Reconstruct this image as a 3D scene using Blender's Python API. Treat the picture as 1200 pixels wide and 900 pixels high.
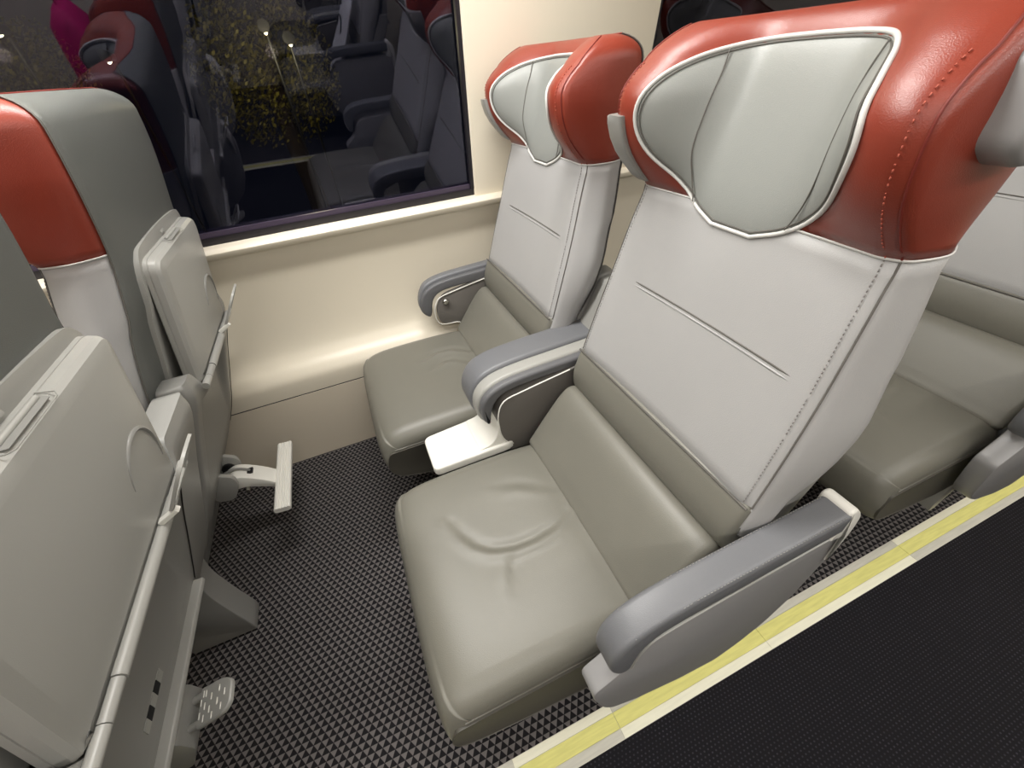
import bpy, bmesh, math, random
from mathutils import Vector, Matrix
random.seed(7)
for o in list(bpy.data.objects):
    bpy.data.objects.remove(o)
scene = bpy.context.scene
COL = scene.collection

# ------------------------------------------------------------------ camera
cam_d = bpy.data.cameras.new('camera')
cam = bpy.data.objects.new('camera', cam_d)
COL.objects.link(cam)
scene.camera = cam
F = 482.0
X = Vector((1750, -570, F)).normalized()
Y = Vector((-250, -360, F)).normalized()
Z = X.cross(Y).normalized()
Y = Z.cross(X)
# rows of R : camera axes (x right, y down, z forward) written in world axes
r = Vector((X.x, Y.x, Z.x)); d = Vector((X.y, Y.y, Z.y)); fw = Vector((X.z, Y.z, Z.z))
m = Matrix((r, -d, -fw)).transposed().to_4x4()
m.translation = Vector((0, 0, 1.3))
cam.matrix_world = m
cam_d.sensor_width = 36.0
cam_d.lens = 36.0 * F / 1200.0
cam_d.clip_start = 0.02
cam_d.clip_end = 200

# ------------------------------------------------------------------ world, exposure
w = bpy.data.worlds.new('night')
scene.world = w
w.use_nodes = True
w.node_tree.nodes['Background'].inputs[0].default_value = (0.010, 0.012, 0.022, 1)
w.node_tree.nodes['Background'].inputs[1].default_value = 0.3
scene.view_settings.view_transform = 'Standard'
scene.view_settings.look = 'None'
scene.view_settings.gamma = 1.0
scene.view_settings.use_curve_mapping = False
scene.view_settings.exposure = 0.0
LIGHT_W = 24.5        # watts of one metre of ceiling light strip
LIGHT_COL = (1.0, 0.985, 0.955)


# ------------------------------------------------------------------ materials
def nodes_of(name):
    mt = bpy.data.materials.new(name)
    mt.use_nodes = True
    nt = mt.node_tree
    return mt, nt, nt.nodes['Principled BSDF']


def lin(c):
    return tuple(((v / 255) / 12.92 if v / 255 <= .04045 else ((v / 255 + .055) / 1.055) ** 2.4) for v in c) + (1,)


def mat(name, rgb, rough=0.5, bump=0.0, scale=300, kind='noise', metal=0.0, mottled=0.06, spec=0.5, mscale=7):
    mt, nt, b = nodes_of(name)
    N = nt.nodes; L = nt.links
    c = lin(rgb)
    tc = N.new('ShaderNodeTexCoord')
    nz = N.new('ShaderNodeTexNoise'); nz.inputs['Scale'].default_value = mscale
    nz.inputs['Detail'].default_value = 3
    L.new(tc.outputs['Object'], nz.inputs['Vector'])
    mx = N.new('ShaderNodeMix'); mx.data_type = 'RGBA'
    L.new(nz.outputs['Fac'], mx.inputs[0])
    mx.inputs[6].default_value = tuple(v * (1 - mottled) for v in c[:3]) + (1,)
    mx.inputs[7].default_value = tuple(min(1, v * (1 + mottled)) for v in c[:3]) + (1,)
    L.new(mx.outputs[2], b.inputs['Base Color'])
    b.inputs['Roughness'].default_value = rough
    b.inputs['Metallic'].default_value = metal
    b.inputs['Specular IOR Level'].default_value = spec
    if bump:
        if kind == 'voronoi':
            t = N.new('ShaderNodeTexVoronoi'); out = t.outputs['Distance']
        else:
            t = N.new('ShaderNodeTexNoise'); out = t.outputs['Fac']; t.inputs['Detail'].default_value = 2
        t.inputs['Scale'].default_value = scale
        L.new(tc.outputs['Object'], t.inputs['Vector'])
        bp = N.new('ShaderNodeBump'); bp.inputs['Strength'].default_value = bump
        bp.inputs['Distance'].default_value = 0.001
        L.new(out, bp.inputs['Height']); L.new(bp.outputs['Normal'], b.inputs['Normal'])
    return mt


M = {}
M['taupe'] = mat('taupe leather', (111, 109, 100), .42, .16, 700, 'voronoi')
M['taupe_dark'] = mat('dark taupe leather', (78, 75, 68), .5, .16, 700, 'voronoi')  # taupe with shade put into the colour
M['grey'] = mat('pale grey leather', (162, 161, 160), .42, .16, 700, 'voronoi', mottled=.03)
M['headgrey'] = mat('light grey headrest leather', (136, 138, 134), .42, .16, 700, 'voronoi', mottled=.03)
M['red'] = mat('brick red leather', (130, 52, 37), .36, .16, 700, 'voronoi', mottled=.06)
M['arm'] = mat('slate grey armrest leather', (103, 104, 107), .42, .16, 700, 'voronoi')
M['arm_light'] = mat('light grey armrest leather', (150, 149, 144), .42, .16, 700, 'voronoi')
M['arm_dark'] = mat('dark slate armrest leather', (92, 92, 94), .5, .16, 700, 'voronoi')
M['panel'] = mat('brown grey panel', (98, 94, 89), .6, .2, 500)
M['plastic'] = mat('light grey plastic', (156, 155, 150), .36, .1, 900, mottled=.02)
M['plastic_mid'] = mat('mid grey plastic', (136, 135, 131), .36, .1, 900, mottled=.02)
M['plastic_side'] = mat('cool grey plastic', (142, 141, 141), .34, .1, 900, mottled=.02)
M['white'] = mat('white plastic', (226, 224, 216), .35, .05, 900, mottled=.01)
M['black'] = mat('black plastic', (18, 18, 20), .5, .1, 600)
M['seam'] = mat('dark seam thread', (92, 89, 84), .7, .1, 600)
M['redseam'] = mat('dark red seam thread', (112, 34, 24), .6, .1, 600)
M['thread'] = mat('pale thread', (138, 137, 134), .7, .1, 600)
M['redthread'] = mat('salmon thread', (172, 84, 66), .7, .1, 600)
M['greythread'] = mat('grey thread', (128, 125, 122), .7, .1, 600)
M['piping'] = mat('pale grey piping', (205, 204, 200), .4, .1, 600, mottled=.02)
M['wall'] = mat('cream wall panel', (226, 217, 198), .33, .12, 160, mottled=.02, mscale=3)
M['wall_low'] = mat('cream kick panel', (218, 207, 188), .4, .12, 160, mottled=.02, mscale=3)
M['gasket'] = mat('black window rubber', (26, 23, 30), .4, .1, 300)
M['gasket_purple'] = mat('purple grey window trim', (72, 62, 80), .35, .1, 300)  # colour of the painted reflection along the glass bottom
M['ceiling'] = mat('ceiling panel', (232, 228, 218), .6, .05, 50)
M['steel'] = mat('brushed steel', (200, 198, 190), .25, .1, 300, metal=1.0)
M['trunk'] = mat('bark', (60, 46, 34), .9, .6, 40)
M['leaf'] = mat('night foliage', (120, 112, 42), .6, .1, 30, mottled=.3)
M['magenta'] = mat('magenta fabric', (224, 20, 120), .6, .3, 300)
M['paper'] = mat('white paper', (226, 226, 228), .7, .2, 120)
M['ink'] = mat('black ink', (24, 24, 26), .6, .1, 100)


def emit(name, rgb, s):
    mt, nt, b = nodes_of(name)
    b.inputs['Base Color'].default_value = lin(rgb)
    b.inputs['Emission Color'].default_value = lin(rgb)
    b.inputs['Emission Strength'].default_value = s
    return mt


def carpet():
    mt, nt, b = nodes_of('triangle weave carpet')
    N = nt.nodes; L = nt.links
    tc = N.new('ShaderNodeTexCoord'); sp = N.new('ShaderNodeSeparateXYZ')
    L.new(tc.outputs['Object'], sp.inputs[0])

    def mth(op, a, bb=None, cc=None):
        n = N.new('ShaderNodeMath'); n.operation = op
        for i, v in enumerate((a, bb, cc)):
            if v is None: continue
            if isinstance(v, (int, float)): n.inputs[i].default_value = v
            else: L.new(v, n.inputs[i])
        return n.outputs[0]
    v = mth('DIVIDE', sp.outputs['Y'], 0.0150)
    row = mth('FLOOR', v)
    fy = mth('FRACT', v)
    u = mth('DIVIDE', sp.outputs['X'], 0.0190)
    u = mth('ADD', u, mth('MULTIPLY', row, 0.5))
    fx = mth('FRACT', u)
    tri = mth('MULTIPLY', mth('ABSOLUTE', mth('SUBTRACT', fx, 0.5)), 2.0)
    s = mth('SUBTRACT', mth('MULTIPLY', fy, 1.0), tri)       # >0 inside the pale triangle
    s = mth('MULTIPLY', s, 9.0)
    cl = N.new('ShaderNodeClamp'); L.new(s, cl.inputs[0])
    nz = N.new('ShaderNodeTexNoise'); nz.inputs['Scale'].default_value = 900
    L.new(tc.outputs['Object'], nz.inputs['Vector'])
    mx = N.new('ShaderNodeMix'); mx.data_type = 'RGBA'
    L.new(cl.outputs[0], mx.inputs[0])
    mx.inputs[6].default_value = lin((24, 23, 25)); mx.inputs[7].default_value = lin((104, 99, 98))
    mm = N.new('ShaderNodeMix'); mm.data_type = 'RGBA'; mm.blend_type = 'MULTIPLY'; mm.inputs[0].default_value = .6
    L.new(mx.outputs[2], mm.inputs[6]); L.new(nz.outputs['Color'], mm.inputs[7])
    L.new(mx.outputs[2], b.inputs['Base Color'])
    bp = N.new('ShaderNodeBump'); bp.inputs['Strength'].default_value = .5; bp.inputs['Distance'].default_value = .003
    add = mth('ADD', cl.outputs[0], mth('MULTIPLY', nz.outputs['Fac'], 0.5))
    L.new(add, bp.inputs['Height']); L.new(bp.outputs['Normal'], b.inputs['Normal'])
    b.inputs['Roughness'].default_value = .85
    b.inputs['Specular IOR Level'].default_value = .2
    return mt


def aisle_mat():
    mt, nt, b = nodes_of('aisle studded matting')
    N = nt.nodes; L = nt.links
    tc = N.new('ShaderNodeTexCoord'); sp = N.new('ShaderNodeSeparateXYZ')
    L.new(tc.outputs['Object'], sp.inputs[0])

    def mth(op, a, bb=None):
        n = N.new('ShaderNodeMath'); n.operation = op
        for i, v in enumerate((a, bb)):
            if v is None: continue
            if isinstance(v, (int, float)): n.inputs[i].default_value = v
            else: L.new(v, n.inputs[i])
        return n.outputs[0]
    v = mth('DIVIDE', sp.outputs['Y'], 0.0085)
    row = mth('FLOOR', v)
    fy = mth('SUBTRACT', mth('FRACT', v), .5)
    fx = mth('SUBTRACT', mth('FRACT', mth('ADD', mth('DIVIDE', sp.outputs['X'], 0.0105), mth('MULTIPLY', row, .5))), .5)
    dd = mth('ADD', mth('MULTIPLY', fx, fx), mth('MULTIPLY', fy, fy))
    s = mth('MULTIPLY', mth('SUBTRACT', 0.07, dd), 18.0)
    cl = N.new('ShaderNodeClamp'); L.new(s, cl.inputs[0])
    nz = N.new('ShaderNodeTexNoise'); nz.inputs['Scale'].default_value = 25
    L.new(tc.outputs['Object'], nz.inputs['Vector'])
    mx = N.new('ShaderNodeMix'); mx.data_type = 'RGBA'
    L.new(mth('MULTIPLY', cl.outputs[0], nz.outputs['Fac']), mx.inputs[0])
    mx.inputs[6].default_value = lin((13, 11, 17)); mx.inputs[7].default_value = lin((66, 63, 72))
    L.new(mx.outputs[2], b.inputs['Base Color'])
    b.inputs['Roughness'].default_value = .75
    b.inputs['Specular IOR Level'].default_value = .25
    return mt


def tape(name, rgb, var=.12):
    mt, nt, b = nodes_of(name)
    N = nt.nodes; L = nt.links
    tc = N.new('ShaderNodeTexCoord')
    mp = N.new('ShaderNodeMapping'); mp.inputs['Scale'].default_value = (14, 160, 1)
    L.new(tc.outputs['Object'], mp.inputs[0])
    nz = N.new('ShaderNodeTexNoise'); nz.inputs['Scale'].default_value = 1; nz.inputs['Detail'].default_value = 6
    L.new(mp.outputs[0], nz.inputs['Vector'])
    cr = N.new('ShaderNodeValToRGB')
    c = lin(rgb)
    cr.color_ramp.elements[0].position = .3; cr.color_ramp.elements[1].position = .62
    cr.color_ramp.elements[0].color = tuple(x * (1 - var * 2) for x in c[:3]) + (1,)
    cr.color_ramp.elements[1].color = c
    L.new(nz.outputs['Fac'], cr.inputs[0]); L.new(cr.outputs[0], b.inputs['Base Color'])
    b.inputs['Roughness'].default_value = .38
    return mt


def glass_mat():
    mt = bpy.data.materials.new('dark window glass'); mt.use_nodes = True
    nt = mt.node_tree; N = nt.nodes; L = nt.links
    N.remove(N['Principled BSDF'])
    out = N['Material Output']
    tr = N.new('ShaderNodeBsdfTransparent'); tr.inputs[0].default_value = (.62, .66, .72, 1)
    gl = N.new('ShaderNodeBsdfGlossy'); gl.inputs[0].default_value = (.80, .78, .95, 1); gl.inputs['Roughness'].default_value = .012
    fr = N.new('ShaderNodeFresnel'); fr.inputs[0].default_value = 1.72
    mx = N.new('ShaderNodeMixShader')
    L.new(fr.outputs[0], mx.inputs[0]); L.new(tr.outputs[0], mx.inputs[1]); L.new(gl.outputs[0], mx.inputs[2])
    L.new(mx.outputs[0], out.inputs[0])
    return mt


M['carpet'] = carpet(); M['aisle'] = aisle_mat()
M['tape_yellow'] = tape('worn yellow edge tape', (236, 231, 142), .06)
M['tape_white'] = tape('worn off white edge tape', (214, 211, 198), .06)
M['tape_bright'] = tape('fresh cream edge tape', (252, 249, 226), .03)  # brighter colour stands in for reflections in the shiny film
M['glass'] = glass_mat()
M['lamp'] = emit('lit diffuser', (255, 244, 226), 3.0)
M['lamp_dot'] = emit('small warm street light', (255, 236, 190), 12.0)


# ------------------------------------------------------------------ mesh helpers
def link(name, me, parent=None, material=None, smooth=True):
    o = bpy.data.objects.new(name, me)
    COL.objects.link(o)
    if material is not None:
        me.materials.append(material)
    if smooth:
        for p in me.polygons: p.use_smooth = True
    if parent is not None:
        o.parent = parent
    return o


def from_bm(name, bm, material, parent=None, smooth=True, angle=None):
    bmesh.ops.recalc_face_normals(bm, faces=bm.faces)
    me = bpy.data.meshes.new(name)
    bm.to_mesh(me); bm.free()
    o = link(name, me, parent, material, smooth)
    if angle is not None:
        me.set_sharp_from_angle(angle=math.radians(angle))
    return o


def thing(name, label, cat, loc=(0, 0, 0), group=None):
    o = bpy.data.objects.new(name, None); COL.objects.link(o)
    o.location = loc; o['label'] = label; o['category'] = cat
    if group: o['group'] = group
    o.empty_display_size = .1
    return o


def tag(o, label, cat, group=None):
    o['label'] = label; o['category'] = cat
    if group: o['group'] = group
    return o


def struct(o):
    o['kind'] = 'structure'; return o


def add_loft(bm, loops, closed=True, cap=True, caps=(0, -1)):
    rings = [[bm.verts.new(p) for p in lp] for lp in loops]
    n = len(rings[0])
    for a, b in zip(rings, rings[1:]):
        for i in range(n if closed else n - 1):
            j = (i + 1) % n
            try: bm.faces.new((a[i], a[j], b[j], b[i]))
            except ValueError: pass
    if cap and closed:
        for rg in [rings[k] for k in caps]:
            try: bm.faces.new(rg)
            except ValueError: pass
    return rings


def catmull(pts, sub=4, closed=False):
    n = len(pts); out = []
    P = [Vector(p) for p in pts]
    rng = range(n if closed else n - 1)
    for i in rng:
        p0 = P[(i - 1) % n] if closed or i > 0 else P[0] * 2 - P[1]
        p1 = P[i]; p2 = P[(i + 1) % n]
        p3 = P[(i + 2) % n] if closed or i + 2 < n else P[-1] * 2 - P[-2]
        for k in range(sub):
            t = k / sub
            out.append(0.5 * ((2 * p1) + (p2 - p0) * t + (2 * p0 - 5 * p1 + 4 * p2 - p3) * t * t + (3 * p1 - p0 - 3 * p2 + p3) * t ** 3))
    if not closed: out.append(P[-1])
    return out


def rounded(poly, rad, seg=4):
    """2D polygon with its corners rounded; rad a number or a list."""
    out = []
    n = len(poly)
    for i in range(n):
        p = Vector(poly[i]); a = Vector(poly[i - 1]) - p; b = Vector(poly[(i + 1) % n]) - p
        rr = rad[i] if isinstance(rad, (list, tuple)) else rad
        rr = min(rr, a.length * .48, b.length * .48)
        if rr < 1e-5: out.append(p); continue
        A = p + a.normalized() * rr; B = p + b.normalized() * rr
        for k in range(seg + 1):
            t = k / seg
            out.append((1 - t) ** 2 * A + 2 * t * (1 - t) * p + t * t * B)
    return out


def offset_loop(loop, dist):
    """move a closed 2D loop inwards by dist"""
    n = len(loop); area = sum(loop[i - 1].x * loop[i].y - loop[i].x * loop[i - 1].y for i in range(n))
    s = 1 if area > 0 else -1
    out = []
    for i in range(n):
        t = (loop[(i + 1) % n] - loop[i - 1])
        if t.length < 1e-9: out.append(loop[i].copy()); continue
        t.normalize()
        out.append(loop[i] + Vector((-t.y, t.x)) * s * dist)
    return out


def add_prism(bm, poly, a, b, axis='y', edge=0.0, seg=3):
    """outline swept from a to b along an axis, its end edges rounded by `edge`"""
    poly = [Vector(p) for p in poly]

    def put(p, t):
        if axis == 'y': return (p.x, t, p.y)
        if axis == 'x': return (t, p.x, p.y)
        return (p.x, p.y, t)
    loops = []
    if edge > 0:
        for k in range(seg + 1):
            ph = math.pi / 2 * k / seg
            loops.append([put(p, a + edge * (1 - math.sin(ph))) for p in offset_loop(poly, edge * (1 - math.cos(math.pi / 2 - ph)))])
        for k in range(seg + 1):
            ph = math.pi / 2 * (1 - k / seg)
            loops.append([put(p, b - edge * (1 - math.sin(ph))) for p in offset_loop(poly, edge * (1 - math.cos(math.pi / 2 - ph)))])
        # corrected: at ph=0 the loop is inset fully and lies at a
        loops = []
        for k in range(seg + 1):
            th = math.pi / 2 * k / seg
            loops.append([put(p, a + edge * (1 - math.sin(th))) for p in offset_loop(poly, edge * (1 - math.sin(math.pi / 2 - (math.pi / 2 - th))) if False else edge * (1 - math.sin(th)) * 0 + edge * (1 - math.cos(math.pi / 2 - th)))])
        L2 = []
        for k in range(seg + 1):
            th = math.pi / 2 * k / seg
            ins = edge * (1 - math.sin(th)); ax = edge * (1 - math.cos(th))
            L2.append((ins, ax))
        loops = [[put(p, a + ax) for p in offset_loop(poly, ins)] for ins, ax in L2]
        loops += [[put(p, b - ax) for p in offset_loop(poly, ins)] for ins, ax in reversed(L2)]
    else:
        loops = [[put(p, a) for p in poly], [put(p, b) for p in poly]]
    add_loft(bm, loops)


def prism(name, poly, a, b, material, parent=None, axis='y', edge=0.0, seg=3, angle=35):
    bm = bmesh.new(); add_prism(bm, poly, a, b, axis, edge, seg)
    return from_bm(name, bm, material, parent, True, angle)


def add_box(bm, x0, x1, y0, y1, z0, z1, bev=0.0):
    v = bmesh.ops.create_cube(bm, size=1.0)['verts']
    for q in v:
        q.co = Vector(((x0 + x1) / 2 + q.co.x * (x1 - x0), (y0 + y1) / 2 + q.co.y * (y1 - y0), (z0 + z1) / 2 + q.co.z * (z1 - z0)))
    if bev:
        es = set(e for q in v for e in q.link_edges)
        bmesh.ops.bevel(bm, geom=list(es), offset=bev, segments=2, affect='EDGES', profile=.6)


def box(name, x0, x1, y0, y1, z0, z1, material, parent=None, bev=0.0):
    bm = bmesh.new(); add_box(bm, x0, x1, y0, y1, z0, z1, bev)
    return from_bm(name, bm, material, parent, bev > 0, 40 if bev else None)


def add_tube(bm, pts, rad, n=8, closed=False):
    P = [Vector(p) for p in pts]
    rads = rad if isinstance(rad, (list, tuple)) else [rad] * len(P)
    loops = []
    up = Vector((0.31, 0.17, 0.93))
    prev = None
    for i, p in enumerate(P):
        if closed: t = P[(i + 1) % len(P)] - P[i - 1]
        else: t = P[min(i + 1, len(P) - 1)] - P[max(i - 1, 0)]
        t.normalize()
        if prev is None:
            a = t.cross(up)
            if a.length < .1: a = t.cross(Vector((1, 0, 0)))
            a.normalize()
        else:
            a = (prev - t * prev.dot(t)).normalized()
        prev = a
        b = t.cross(a)
        loops.append([p + (a * math.cos(2 * math.pi * k / n) + b * math.sin(2 * math.pi * k / n)) * rads[i] for k in range(n)])
    if closed:
        loops.append(loops[0])
        add_loft(bm, loops, cap=False)
        bmesh.ops.remove_doubles(bm, verts=bm.verts, dist=1e-6)
    else:
        add_loft(bm, loops)


def tube(name, pts, rad, material, parent=None, n=8, closed=False):
    bm = bmesh.new(); add_tube(bm, pts, rad, n, closed)
    return from_bm(name, bm, material, parent, True, 60)


def children(o):
    return [c for c in bpy.data.objects if c.parent == o]


def copy_tree(o, parent=None):
    c = o.copy(); COL.objects.link(c)
    c.parent = parent
    for ch in children(o):
        copy_tree(ch, c)
    return c


# ------------------------------------------------------------------ the setting
WY = 1.49          # inner face of the kick panel on the window side
XA, XB = -3.6, 3.6
struct(box('floor', XA, XB, .2305, WY + .2, -.05, 0, M['carpet']))
fl = struct(box('floor_aisle', XA, XB, -.55, .155, -.05, -.001, M['aisle'])); fl.name = 'floor_aisle'
struct(box('floor_opposite', XA, XB, -1.9, -.625, -.05, 0, M['carpet']))


def edge_strip(y0, sgn, name):
    """taped nosing: two off-white bands with a yellow band between, laid in lengths that meet at butt joints"""
    def yy(a, b):
        p, q = y0 + sgn * a, y0 + sgn * b
        return min(p, q), max(p, q)
    root = box(name, XA, XB, *yy(0, .0755), -.05, -.0005, M['tape_white']); struct(root)
    bounds = [XA, -2.4, -1.3, -.02, .245, .71, 1.29, 2.1, XB]
    for i in range(len(bounds) - 1):
        a, b = bounds[i] + .0006, bounds[i + 1] - .0006
        c = M['tape_white'] if i % 2 == 0 else M['tape_bright']  # some lengths take the painted shine
        if i in (2, 4): c = M['tape_bright']
        if i == 3: c = M['tape_white']
        box('trim_band', a, b, *yy(.001, .0205), -.0005, .0012, c, root)
        box('trim_yellow', a, b, *yy(.0215, .0545), -.0005, .0016, M['tape_yellow'], root)
        box('trim_band', a, b, *yy(.0555, .0745), -.0005, .0012, M['tape_bright'] if c is M['tape_white'] else M['tape_white'], root)
    return root


edge_strip(.155, 1, 'trim_1')
edge_strip(-.55, -1, 'trim_2')

# window-side wall: kick panel, then the curved heater cover that rises to the sill
struct(box('wall_window_kick', XA, XB, WY, WY + .05, 0, .3225, M['wall_low']))
bm = bmesh.new()
for xx in (-1.16, -.068, 1.02, 2.1):
    add_box(bm, xx - .0007, xx + .0007, WY - .0012, WY, .004, .32)
struct(from_bm('trim_3', bm, M['seam'], None, False))
prof = catmull([(WY, .328), (WY, .37), (WY + .004, .398), (WY + .022, .425), (WY + .050, .452), (WY + .072, .490), (WY + .082, .56),
                (WY + .080, .66), (WY + .068, .76), (WY + .050, .84), (WY + .037, .872)], 4)
prof = [tuple(p) for p in [Vector(q) for q in prof]] if False else [(p[0], p[1]) for p in prof]
# sill lip with a rolled front edge
lip = [(WY + .028, .876), (WY + .020, .884), (WY + .018, .896), (WY + .024, .905), (WY + .036, .909), (WY + .085, .915)]
sec = prof + lip + [(WY + .085, .86), (WY + .13, .80), (WY + .13, .328)]
bm = bmesh.new()
add_loft(bm, [[(XA, y, z) for y, z in sec], [(XB, y, z) for y, z in sec]])
struct(from_bm('wall_window', bm, M['wall'], None, True, 40))
struct(box('trim_4', XA, XB, WY + .002, WY + .045, .3225, .3282, M['black']))


def wy(z):          # inner face of the leaning wall above the sill
    return WY + .045 - .18 * (z - .91)


W1 = (-1.85, .462); W2 = (1.128, 3.3); WZ = (.911, 1.72)


def upper_box(name, x0, x1, z0, z1, out0, out1, material, bev=.0):
    bm = bmesh.new()
    poly = [(wy(z0) + out0, z0), (wy(z0) + out1, z0), (wy(z1) + out1, z1), (wy(z1) + out0, z1)]
    add_prism(bm, poly, x0, x1, 'x', bev, 2)
    return from_bm(name, bm, material, None, bev > 0, 30)


struct(upper_box('wall_window_pillar', W1[1], W2[0], .9105, 1.76, 0, .06, M['wall'], .006))
struct(upper_box('wall_window_header', XA, XB, 1.76, 2.05, 0, .06, M['wall']))
struct(upper_box('wall_window_pillar_front', XA, W1[0], .9105, 1.76, 0, .06, M['wall'], .006))
struct(upper_box('wall_window_pillar_rear', W2[1], XB, .9105, 1.76, 0, .06, M['wall'], .006))
for i, (a, b) in enumerate((W1, W2)):
    fr = struct(upper_box('window_%d' % (i + 1), a, b, .917, 1.75, .030, .034, M['glass']))
    g = upper_box('window_frame', a, b, .9105, .935, .014, .029, M['gasket']); g.parent = fr
    g = upper_box('window_trim', a + .01, b - .012, .935, .950, .018, .0292, M['gasket_purple'], .003); g.parent = fr  # strip that imitates the purple reflection low in the glass
    g = upper_box('window_frame', a, a + .012, .935, 1.75, .010, .029, M['gasket']); g.parent = fr
    g = upper_box('window_frame', b - .012, b, .935, 1.75, .010, .029, M['gasket']); g.parent = fr
    g = upper_box('window_frame', a, b, 1.73, 1.76, .010, .029, M['gasket']); g.parent = fr

# ceiling, opposite side, end walls (seen only in the glass)
struct(box('ceiling', XA, XB, -1.95, 1.60, 2.2, 2.25, M['ceiling']))
struct(upper_box('wall_window_cove', XA, XB, 2.05, 2.2, -.02, .1, M['wall']))
OW = -.395 - WY
struct(box('wall_opposite', XA, XB, OW - .06, OW, 0, .92, M['wall']))
struct(box('wall_opposite_header', XA, XB, OW - .06, OW, 1.75, 2.2, M['wall']))
for k, (a, b) in enumerate(((XA, -3.3), (-.62, -.45), (2.9, XB))):
    struct(box('wall_opposite_pillar', a, b, OW - .06, OW, .92, 1.75, M['wall']))
struct(box('window_3', -3.3, -.62, OW - .05, OW - .04, .92, 1.75, M['gasket']))
struct(box('window_4', -.45, 2.9, OW - .05, OW - .04, .92, 1.75, M['gasket']))
struct(box('wall_front', XA - .05, XA, -1.95, 1.6, 0, 2.2, M['wall']))
struct(box('wall_rear', XB, XB + .05, -1.95, 1.6, 0, 2.2, M['wall']))


# ceiling light strips: housing, diffuser and the lamp light itself
def light_strip(y, x0, x1, z, label, power, wid=.10, tilt=0):
    t = thing('ceiling_light', label, 'light', ((x0 + x1) / 2, y, z), 'ceiling light strips')
    hl = (x1 - x0) / 2
    prism('light_housing', rounded([(-wid * .8, -.004), (wid * .8, -.004), (wid * .6, .03), (-wid * .6, .03)], .006), -hl, hl, M['white'], t, 'x', .004)
    prism('diffuser', rounded([(-wid / 2, -.010), (wid / 2, -.010), (wid / 2, -.003), (-wid / 2, -.003)], .003), -hl + .02, hl - .02, M['lamp'], t, 'x', .002)
    ld = bpy.data.lights.new('lamp', 'AREA'); ld.shape = 'RECTANGLE'
    ld.size = 2 * hl - .04; ld.size_y = wid; ld.energy = power * (x1 - x0); ld.color = LIGHT_COL
    lo = bpy.data.objects.new('lamp', ld); COL.objects.link(lo); lo.parent = t
    lo.location = (0, 0, -.016)
    return t


light_strip(.95, -1.15, .60, 2.166, 'long ceiling light strip above the seats on the window side', LIGHT_W)
light_strip(-.20, -3.2, 3.4, 2.166, 'long ceiling light strip above the dark aisle', LIGHT_W * .13)
light_strip(-1.05, -3.2, 3.4, 2.166, 'long ceiling light strip above the seats across the aisle', LIGHT_W * .36)

# ------------------------------------------------------------------ seat geometry (x back, v across, z up; row 0 in world x)
def interp(tab, z):
    if z <= tab[0][0]: return tab[0][1]
    for (a, va), (b, vb) in zip(tab, tab[1:]):
        if z <= b:
            t = (z - a) / (b - a)
            return va + (vb - va) * t
    return tab[-1][1]


def smooth_tab(tab):
    pts = catmull(tab, 8)
    return [(p[0], p[1]) for p in pts]


FRONT = smooth_tab([(.60, .436), (.66, .434), (.70, .450), (.80, .482), (.905, .516), (1.0, .544), (1.08, .569), (1.2, .607), (1.33, .648)])
REAR = smooth_tab([(.60, .53), (.66, .545), (.708, .566), (.80, .604), (.92, .640), (.956, .655), (1.097, .690), (1.215, .712), (1.33, .722)])
HW = smooth_tab([(.60, .268), (.66, .272), (.70, .272), (.80, .268), (.90, .261), (1.0, .252), (1.08, .244), (1.15, .247), (1.22, .249), (1.33, .243)])
WING = smooth_tab([(.60, 0), (1.0, 0), (1.075, 0.0), (1.10, .028), (1.14, .072), (1.18, .102), (1.225, .120), (1.25, .113), (1.27, .096), (1.29, .066), (1.305, .040), (1.33, .01)])


def wing_s(v):
    t = max(0, min(1, (abs(v) - .055) / .150))
    return t * t * t * (t * (t * 6 - 15) + 10)


NF = 12
HIP = [(.60, 0), (.71, 0), (.78, .018), (.85, .025), (.97, .010), (1.06, 0)]


def half_ring(z, g=0.0):
    b = interp(FRONT, z) - g; rr = interp(REAR, z) + g; h = interp(HW, z) + g; dd = interp(WING, z)
    c = .006
    mid = (b - dd + rr) / 2
    ve = h - .030
    fr = []
    for i in range(NF + 1):
        v = ve * i / NF
        fr.append((b + c * (1 - (v / ve) ** 2) - dd * wing_s(v), v, 0))
    pts = [fr[-2], fr[-1], (b - dd * 1.0 + .009, h - .009), (b - dd + .024, h + .001), (mid, h + .008), (rr - .034, h + .001), (rr - .010, h - .014), (rr, h - .045), (rr + .006, h * .45), (rr + .008, 0)]
    e = interp(HIP, z)
    pts = [(a[0], a[1] + e * k) for a, k in zip(pts, (0, 0, 0, .25, .8, 1, .9, .5, .1, 0))]
    tail = catmull([(p[0], p[1], 0) for p in pts], 3)[3:]
    return [Vector(p) for p in fr[:-1]] + tail


PIPE_I = NF + 3          # index of the front side seam in the half ring
REAR_I = NF + 15         # index of the rear side seam


def ring(z, g=0.0):
    hr = half_ring(z, g)
    full = [(p[0], p[1]) for p in hr] + [(p[0], -p[1]) for p in reversed(hr[1:-1])]
    return full


ZC = 1.272
ZT = .046


def crown_ring(phi, g=0.0):
    z = ZC + (ZT + g) * math.sin(phi)
    base = ring(ZC + .5 * (z - ZC), g)
    n = len(base)
    h = interp(HW, ZC) - .05
    cx = []
    hr = half_ring(ZC)
    fr = [(p[1], p[0]) for p in hr[:PIPE_I + 1]]
    rr = interp(REAR, ZC)
    out = []
    k = math.cos(phi) ** .9 if phi < math.pi / 2 else 0
    for (x, v) in base:
        vs = max(-h, min(h, v))
        xm = (interp(sorted(fr), abs(vs)) + .012 + rr) / 2
        out.append((xm + (x - xm) * k, vs + (v - vs) * k, z - .004 * (1 - abs(v) / .25) * 0))
    return out


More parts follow.
